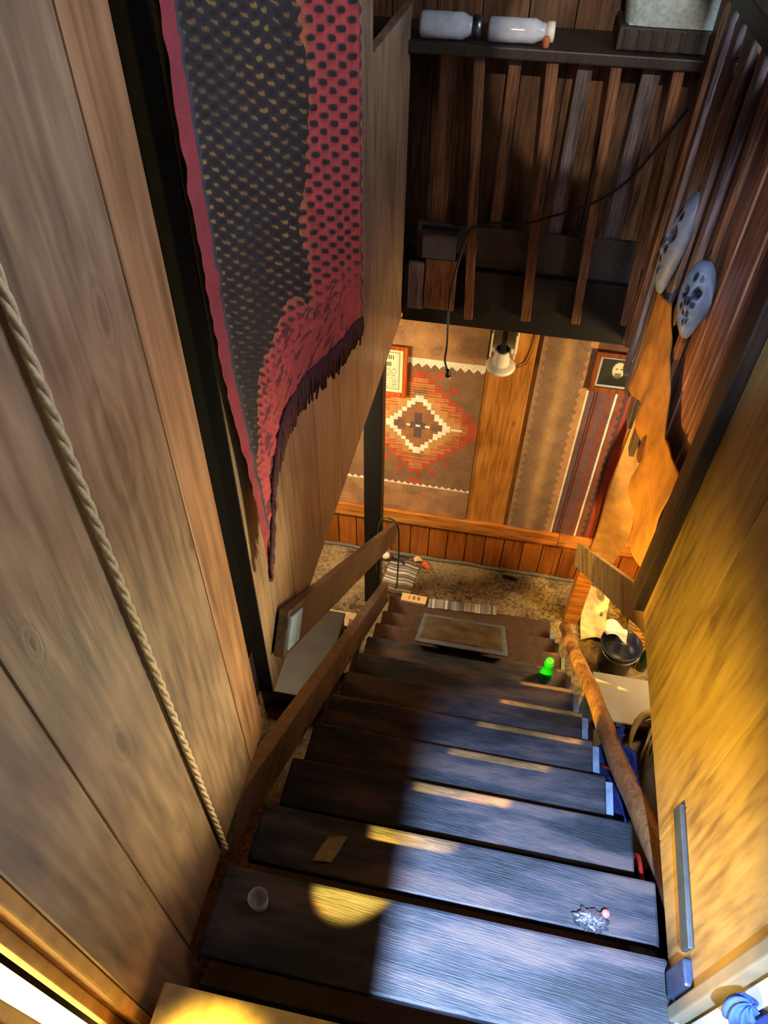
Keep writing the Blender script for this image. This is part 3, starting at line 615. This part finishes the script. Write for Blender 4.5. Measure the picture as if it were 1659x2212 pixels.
# ------------------------------------------------------------------ things at the stair foot
def cloth(name, cx, cy, z, w, d, rot, colf, label, cat, nu=70, nv=30, amp=.008, mat=None, drape=None):
    c, s_ = math.cos(rot), math.sin(rot)
    def P(u, v):
        a = (u - .5) * w; b = (v - .5) * d
        return Vector((cx + a * c - b * s_, cy + a * s_ + b * c, z + .004 + amp * (.5 + .5 * math.sin(a * 37 + b * 11)) * (.6 + .4 * nz((a, b, z), 9))))
    return tag(MB().grid(nu, nv, P, colf).build(name, mat or vcol(name + '_yarn', .95, .5, 200, fade=.25), thick=.004), label, cat)
def stripes(cols, n, along=0, seed=1):
    rnd = random.Random(seed); L_ = [rnd.choice(cols) for _ in range(n)]
    return (lambda u, v: L_[int((u if along == 0 else v) * n) % n])
g1 = srgb((150, 146, 138)); g2 = srgb((96, 92, 88)); g3 = srgb((206, 204, 196)); g4 = srgb((120, 124, 130))
cloth('rag_mat', .005, 2.985, .2, .47, .075, .06, stripes([g1, g2, g3, g4, g1], 44, 0, 3), 'narrow grey striped rag mat on the bottom step beside the number block', 'mat')
cloth('folded_rug', -.465, 3.31, .0, .22, .30, -.10, stripes([g1, g2, g1, g3], 26, 1, 5), 'grey striped folded rug on the floor beside the black post', 'rug', amp=.02)
def c_car(u, v):
    e_ = min(u, 1 - u, v * .5, (1 - v) * .5)
    if e_ < .05: return srgb((96, 112, 128))
    k_ = .5 + .5 * nz((u * 5, v * 5, 0)) + .35 * nz((u * 30, v * 30, 4)); a_ = srgb((50, 42, 32)); b_ = srgb((108, 96, 66)); return tuple(a_[i] * (1 - k_) + b_[i] * k_ for i in range(3))
def Pm(u, v):
    x = -.215 + .50 * u + .0; y = 2.715 - .50 * v; zt = .4 if y > 2.52 else (.6 if y > 2.28 else .8)
    zn_ = nose(y) - .0
    return Vector((x, y, max(zt, min(zn_ + .03, zt + .19)) + .006 + .003 * nz((x, y, 0), 14)))
tag(MB().grid(60, 70, Pm, c_car).build('carpet_piece', vcol('carpet_piece_pile', .95, .8, 160, fade=.35), thick=.006), 'worn olive carpet piece draped over the lowest treads', 'carpet')
nb = thing('number_block', (-.315, 2.98, .2), 'pale wooden block with the figures 188 lying on the bottom step', 'sign')
Rn = Matrix.Translation((-.315, 2.975, .2)) @ Matrix.Rotation(-.03, 4, 'Z')
MB().box(-.085, .085, -.032, .032, 0, .028, .004, 0, Rn).build('block', plain('pale_birch', (222, 188, 136), .5, scale=14, var=.1), nb)
def text(s, size, M, mat, parent, name='figures'):
    cu_ = bpy.data.curves.new(name, 'FONT'); cu_.body = s; cu_.size = size; cu_.extrude = .0012; cu_.align_x = 'CENTER'; cu_.align_y = 'CENTER'; cu_.space_character = 1.5
    tmp = bpy.data.objects.new('tmp', cu_); COL.objects.link(tmp); dg = bpy.context.evaluated_depsgraph_get(); dg.update()
    me = bpy.data.meshes.new_from_object(tmp.evaluated_get(dg)); bpy.data.objects.remove(tmp); me.transform(M)
    b = MB(); b.add([v.co.copy() for v in me.vertices], [list(p.vertices) for p in me.polygons]); b.build(name, mat, parent)
text('188', .042, Rn @ Matrix.Translation((0, 0, .029)), plain('faded_ink', (86, 66, 48), .7), nb)
# green bottle on tread
gb = thing('bottle', (.487, 2.155, .8), 'small bright green bottle standing near the right end of a tread', 'bottle')
M_gg = plain('green_glass', (20, 190, 40), .08, scale=10, var=.1, **{'Transmission Weight': .35, 'IOR': 1.45, 'Emission Color': (0, 0, 0, 1)})
MB().lathe([(.030, 0), (.036, .004), (.037, .03), (.034, .06), (.026, .085), (.022, .10), (.024, .125), (.026, .14), (.022, .15)], (.487, 2.155, .8), 30).build('body', M_gg, gb)
MB().lathe([(.020, 0), (.020, .018), (.014, .022)], (.487, 2.155, .95), 20).build('cap', plain('green_cap', (60, 200, 70), .3), gb)
# paper label, foil, glass stub
tag(MB().grid(8, 12, lambda u, v: Vector((-.30 + .055 * u + .03 * v, .655 + .075 * v + .008 * u, 2.004 + .004 * math.sin(u * 3 + v * 5)))).build('paper_scrap', plain('old_paper', (150, 142, 108), .8), thick=.001), 'small dull paper scrap on the second dark tread, left', 'paper')
fo = MB()
def Pfo(u, v):
    a = u * 2 * math.pi; b = (v - .5) * math.pi; r = 1 + .30 * nz((math.cos(a) * 2, math.sin(a) * 2, b * 2), 1.6) + .12 * math.sin(a * 9 + b * 4)
    return Vector((.452 + .042 * r * math.cos(a) * math.cos(b), .652 + .026 * r * math.sin(a) * math.cos(b), 2.02 + .018 * r * math.sin(b)))
fo.grid(60, 30, Pfo); fe = thing('crumpled_foil', (.452, .652, 2.0), 'crumpled shiny silver foil near the right end of the second tread', 'foil')
fo.build('foil', plain('silver_foil', (200, 206, 224), .18, .9, bump=.8, scale=30), fe)
MB().lathe([(.0, -.010), (.009, -.006), (.011, 0), (.009, .006), (.0, .010)], (.487, .672, 2.03), 14).build('bead', plain('pink_bead', (206, 132, 120), .5), fe)
sg = thing('shot_glass', (-.365, .475, 2.2), 'small clear glass on the left end of the topmost dark tread', 'glass')
MB().lathe([(.019, 0), (.021, .002), (.024, .052), (.0215, .052), (.018, .012), (.0, .010)], (-.365, .475, 2.2), 24).build('cup', plain('clear_glass', (226, 228, 232), .03, scale=5, var=.02, **{'Transmission Weight': .5, 'IOR': 1.45}), sg)
# floor on the left: chest, newspapers, blanket
pa = [srgb((188, 178, 146)), srgb((120, 110, 90)), srgb((206, 198, 170))]
for i in range(4):
    z = .0 + i * .012
    tag(MB().box(-1.14 + .01 * i, -.672 - .008 * i, 2.80 - .004 * i, 2.905, z + .0005, z + .0115, .003).build('newspaper', plain('newsprint', (168 + 8 * (i % 2) * 3, 158 + 6 * i, 128), .85, bump=.3, scale=40)), ['bottom', 'second lowest', 'third lowest', 'topmost'][i] + ' folded newspaper in the pile on the floor, left of the stairs', 'newspaper', 'newspapers piled left of the stairs')
ch = thing('metal_chest', (-.93, 2.45, 0), 'low grey metal chest in the shade under the left handrail', 'chest')
MB().box(-1.12, -.745, 2.12, 2.76, 0, .20, .01).build('body', plain('grey_steel', (44, 46, 48), .4, .3, scale=8), ch)
MB().box(-1.13, -.738, 2.11, 2.765, .20, .225, .006).build('lid', plain('steel_lid', (54, 56, 58), .4, .3, scale=8), ch)
tag(MB().box(-.734, -.645, 2.42, 2.84, 0, .06, .004).build('floor_block', M_bal), 'small brown timber block between the chest and the staircase', 'block')
# small bits on the floor by the far wall
for (x, y, c, lb, r_) in ((-.36, 3.50, (220, 176, 136), 'pink petal-shaped paper scrap by the far wainscot', .3), (-.30, 3.455, (220, 92, 34), 'orange paper scrap in front of the pink one on the carpet', -.4)):
    Mx = Matrix.Translation((x, y, .012)) @ Matrix.Rotation(r_, 4, 'Z')
    def Pp(u, v, Mx=Mx): a = (u - .5) * .065; b = (v - .5) * .05 * (1 - .5 * abs(u - .4)); return Mx @ Vector((a, b, .012 * math.sin(u * 4) + .006 * math.cos(v * 6)))
    tag(MB().grid(10, 8, Pp).build('paper_scrap', plain('scrap_paper', c, .7), thick=.001), lb, 'paper')
tag(MB().tube(smooth([(-.66, 3.47, .02), (-.60, 3.44, .03), (-.52, 3.47, .02), (-.45, 3.43, .02), (-.50, 3.475, .045), (-.42, 3.475, .045)]), .007, 8).build('cable', M_cord), 'short black cable curled on the floor behind the black post', 'cable')
tag(MB().lathe([(.02, 0), (.03, .01), (.032, .03), (.02, .045), (.0, .05)], (-.60, 3.47, .02), 18).build('door_stop', M_white), 'small white round knob on the floor by the skirting', 'knob')
tag(MB().bar((.27, 3.47, .02), (.37, 3.455, .02), .022, .02).build('torch', M_cord), 'small black torch lying on the carpet near the far wall', 'torch')

# ------------------------------------------------------------------ clutter at the right
def Pc(u, v):
    x = .83 + .20 * u + .05 * v * (1 - u); y = 3.01 + .55 * v + .02 * u
    return Vector((x - .02 * math.sin(v * 5), min(y, 3.5), .03 + .03 * math.sin(u * 4 + v * 3) + .02 * nz((x, y, 0), 8)))
tag(MB().grid(30, 40, Pc).build('paper_sheet', plain('yellowed_paper', (196, 184, 150), .75, bump=.3, scale=20), thick=.002), 'large yellowed paper sheet on the floor right of the pine post', 'paper')
bk = thing('wicker_basket', (1.25, 3.13, 0), 'yellow woven wicker basket on the floor beside the paper sheet', 'basket')
def Pw(u, v):
    a = u * 2 * math.pi; r = .15 + .03 * v + .004 * (1 if (int(u * 44) + int(v * 12)) % 2 else -1)
    return Vector((1.31 + r * math.cos(a), 3.20 + r * math.sin(a), .002 + .26 * v))
m = MB(); m.grid(88, 24, Pw, smooth=False); m.build('weave', plain('wicker', (184, 154, 84), .7, bump=.5), bk, thick=.006)
MB().tube([Vector((1.31 + .183 * math.cos(a * .2), 3.20 + .183 * math.sin(a * .2), .265)) for a in range(33)], .011, 8).build('rim', plain('wicker_rim', (170, 140, 76), .7), bk)
bb = thing('bucket', (1.03, 2.86, 0), 'dark blue plastic bucket on the floor behind the pole handrail', 'bucket')
MB().lathe([(.095, .001), (.10, .004), (.125, .25), (.131, .25), (.131, .26), (.119, .26), (.095, .02), (0, .02)], (1.04, 2.86, 0), 30).build('shell', plain('navy_plastic', (22, 30, 64), .35), bb)
MB().tube([Vector((1.04 + .128 * math.cos(a * .2), 2.86 - .128 * abs(math.sin(a * .2)) , .25 - .04 * math.sin(a * .2))) for a in range(17)], .003, 6).build('handle', M_metal, bb)
tag(MB().grid(20, 12, lambda u, v: Vector((.93 + .14 * u, 2.86 + .12 * v, .305 + .03 * math.sin(u * 5) + .02 * math.cos(v * 7 + u * 2)))).build('folded_rag', plain('pale_rag', (170, 172, 190), .85), thick=.006), 'pale lilac rag lying over the navy bucket rim', 'rag')
tag(MB().box(1.115, 1.185, 2.97, 3.015, 0, .20, .004).build('brick', plain('orange_brick', (186, 104, 40), .85, bump=.6)), 'orange brick standing on end beside the navy bucket', 'brick')
tag(MB().lathe([(.03, 0), (.032, .005), (.032, .17), (.012, .22), (.012, .27), (.0, .27)], (1.225, 2.88, 0), 22).build('bottle', plain('dark_green_glass', (30, 84, 54), .1, scale=8, **{'Transmission Weight': .3})), 'dark green glass bottle standing between the bucket and the basket', 'bottle')
cb_ = thing('cabinet', (1.0, 1.9, 0), 'dark low cabinet with a white top beyond the right handrails', 'cabinet')
MB().box(.74, 1.42, 1.30, 2.235, 0, .755, .006).build('body', M_darkwood, cb_)
MB().box(.735, 1.45, 1.97, 2.25, .757, .80, .008).build('worktop', plain('white_top', (146, 142, 128), .45, scale=8, var=.1), cb_)
MB().box(.735, .741, 1.99, 2.235, .45, .755, .002).build('side_panel', M_blue, cb_, label='pale blue side panel')
# brush of dried grass and a curved horn on the cabinet
dg_ = thing('dried_grass', (.985, 1.87, .757), 'silvery dried grass bundle lying on the cabinet behind the right handrails', 'plant')
m = MB()
for i in range(70):
    a = random.uniform(-.5, .5); l_ = random.uniform(.12, .26); s0 = Vector((1.03 + random.uniform(-.02, .02), 1.98, .80 + random.uniform(0, .04)))
    d_ = Vector((math.sin(a) * .6 - .15, -1, .05 + .3 * random.random())).normalized()
    m.tube([s0, s0 + d_ * l_ * .6 + Vector((0, 0, .02)), s0 + d_ * l_], [.0035, .003, .001], 4)
tag(m.build('stalks', plain('dry_stalk', (176, 168, 134), .6), dg_), kind='stuff')
MB().tube([(1.03, 1.965, .82), (1.03, 2.0, .82)], .026, 12).build('binding', plain('twine', (124, 104, 66), .8), dg_)
tag(MB().tube(smooth([(.90, 1.80, .79), (.915, 1.90, .83), (.95, 1.98, .85), (1.01, 2.02, .86), (1.07, 2.03, .83)]), [.006 + .018 * min(1, i / 24) for i in range(33)], 12).build('horn', plain('pale_horn', (186, 164, 112), .4, scale=12)), 'curved pale horn lying on the cabinet top by the dried grass', 'horn')
# blue jacket and red strap squeezed between stairs and cabinet
def Pj(u, v):
    y = 1.18 + .42 * u; z = 1.18 + .36 * v - .72 * (y - 1.38)
    return Vector((.665 + .05 * v + .02 * math.sin(u * 9 + v * 4) + .012 * nz((y, z, 0), 12), y, z + .02 * math.sin(u * 14)))
jk = thing('blue_jacket', (.68, 1.4, .9), 'deep blue jacket with a red strap bundled beside the right tread ends', 'jacket')
MB().grid(40, 30, Pj).build('cloth', plain('blue_cloth', (28, 52, 128), .8, bump=.5, scale=30), jk, thick=.012)
MB().tube(smooth([(.650, 1.22, 1.62), (.655, 1.34, 1.50), (.65, 1.44, 1.34), (.66, 1.52, 1.2)]), .006, 6).build('strap', plain('red_strap', (176, 30, 40), .6), jk)
tag(MB().tube(smooth([(.66, .98, 1.62), (.655, .95, 1.75), (.652, .86, 1.80), (.655, .78, 1.86), (.66, .72, 1.82), (.665, .66, 1.70)]), .007, 8).build('red_cord', plain('red_rubber', (168, 36, 30), .5)), 'dull red cord hanging at the right of the upper treads', 'cord')
# batten, bracket and blue rag on the right wall
MB_ = MB().bar((.582, .53, 2.345), (.582, .83, 2.375), .012, .05, (0, 0, 1)); tag(MB_.build('batten', plain('grey_blue_paint', (58, 70, 78), .5, scale=20)), 'short grey blue batten fixed low on the right plank wall', 'batten')
tag(MB().box(.57, .592, .462, .515, 2.22, 2.345, .006).build('hinge', plain('blue_steel', (70, 84, 116), .4, .5)), 'dark steel hinge plate at the lower corner of the right wall', 'hinge')
def Pk(u, v):
    a = u * 2 * math.pi; b = (v - .5) * math.pi; r = 1 + .2 * math.sin(a * 7 + b * 5)
    return Vector((.58 + .025 * r * math.cos(a) * math.cos(b), .375 + .022 * r * math.sin(a) * math.cos(b), 2.60 + .04 * r * math.sin(b)))
tag(MB().grid(50, 30, Pk).build('blue_rag', plain('bright_blue_cloth', (60, 96, 190), .5, bump=.8, scale=30)), 'bright blue rag tied to the right door frame', 'rag')
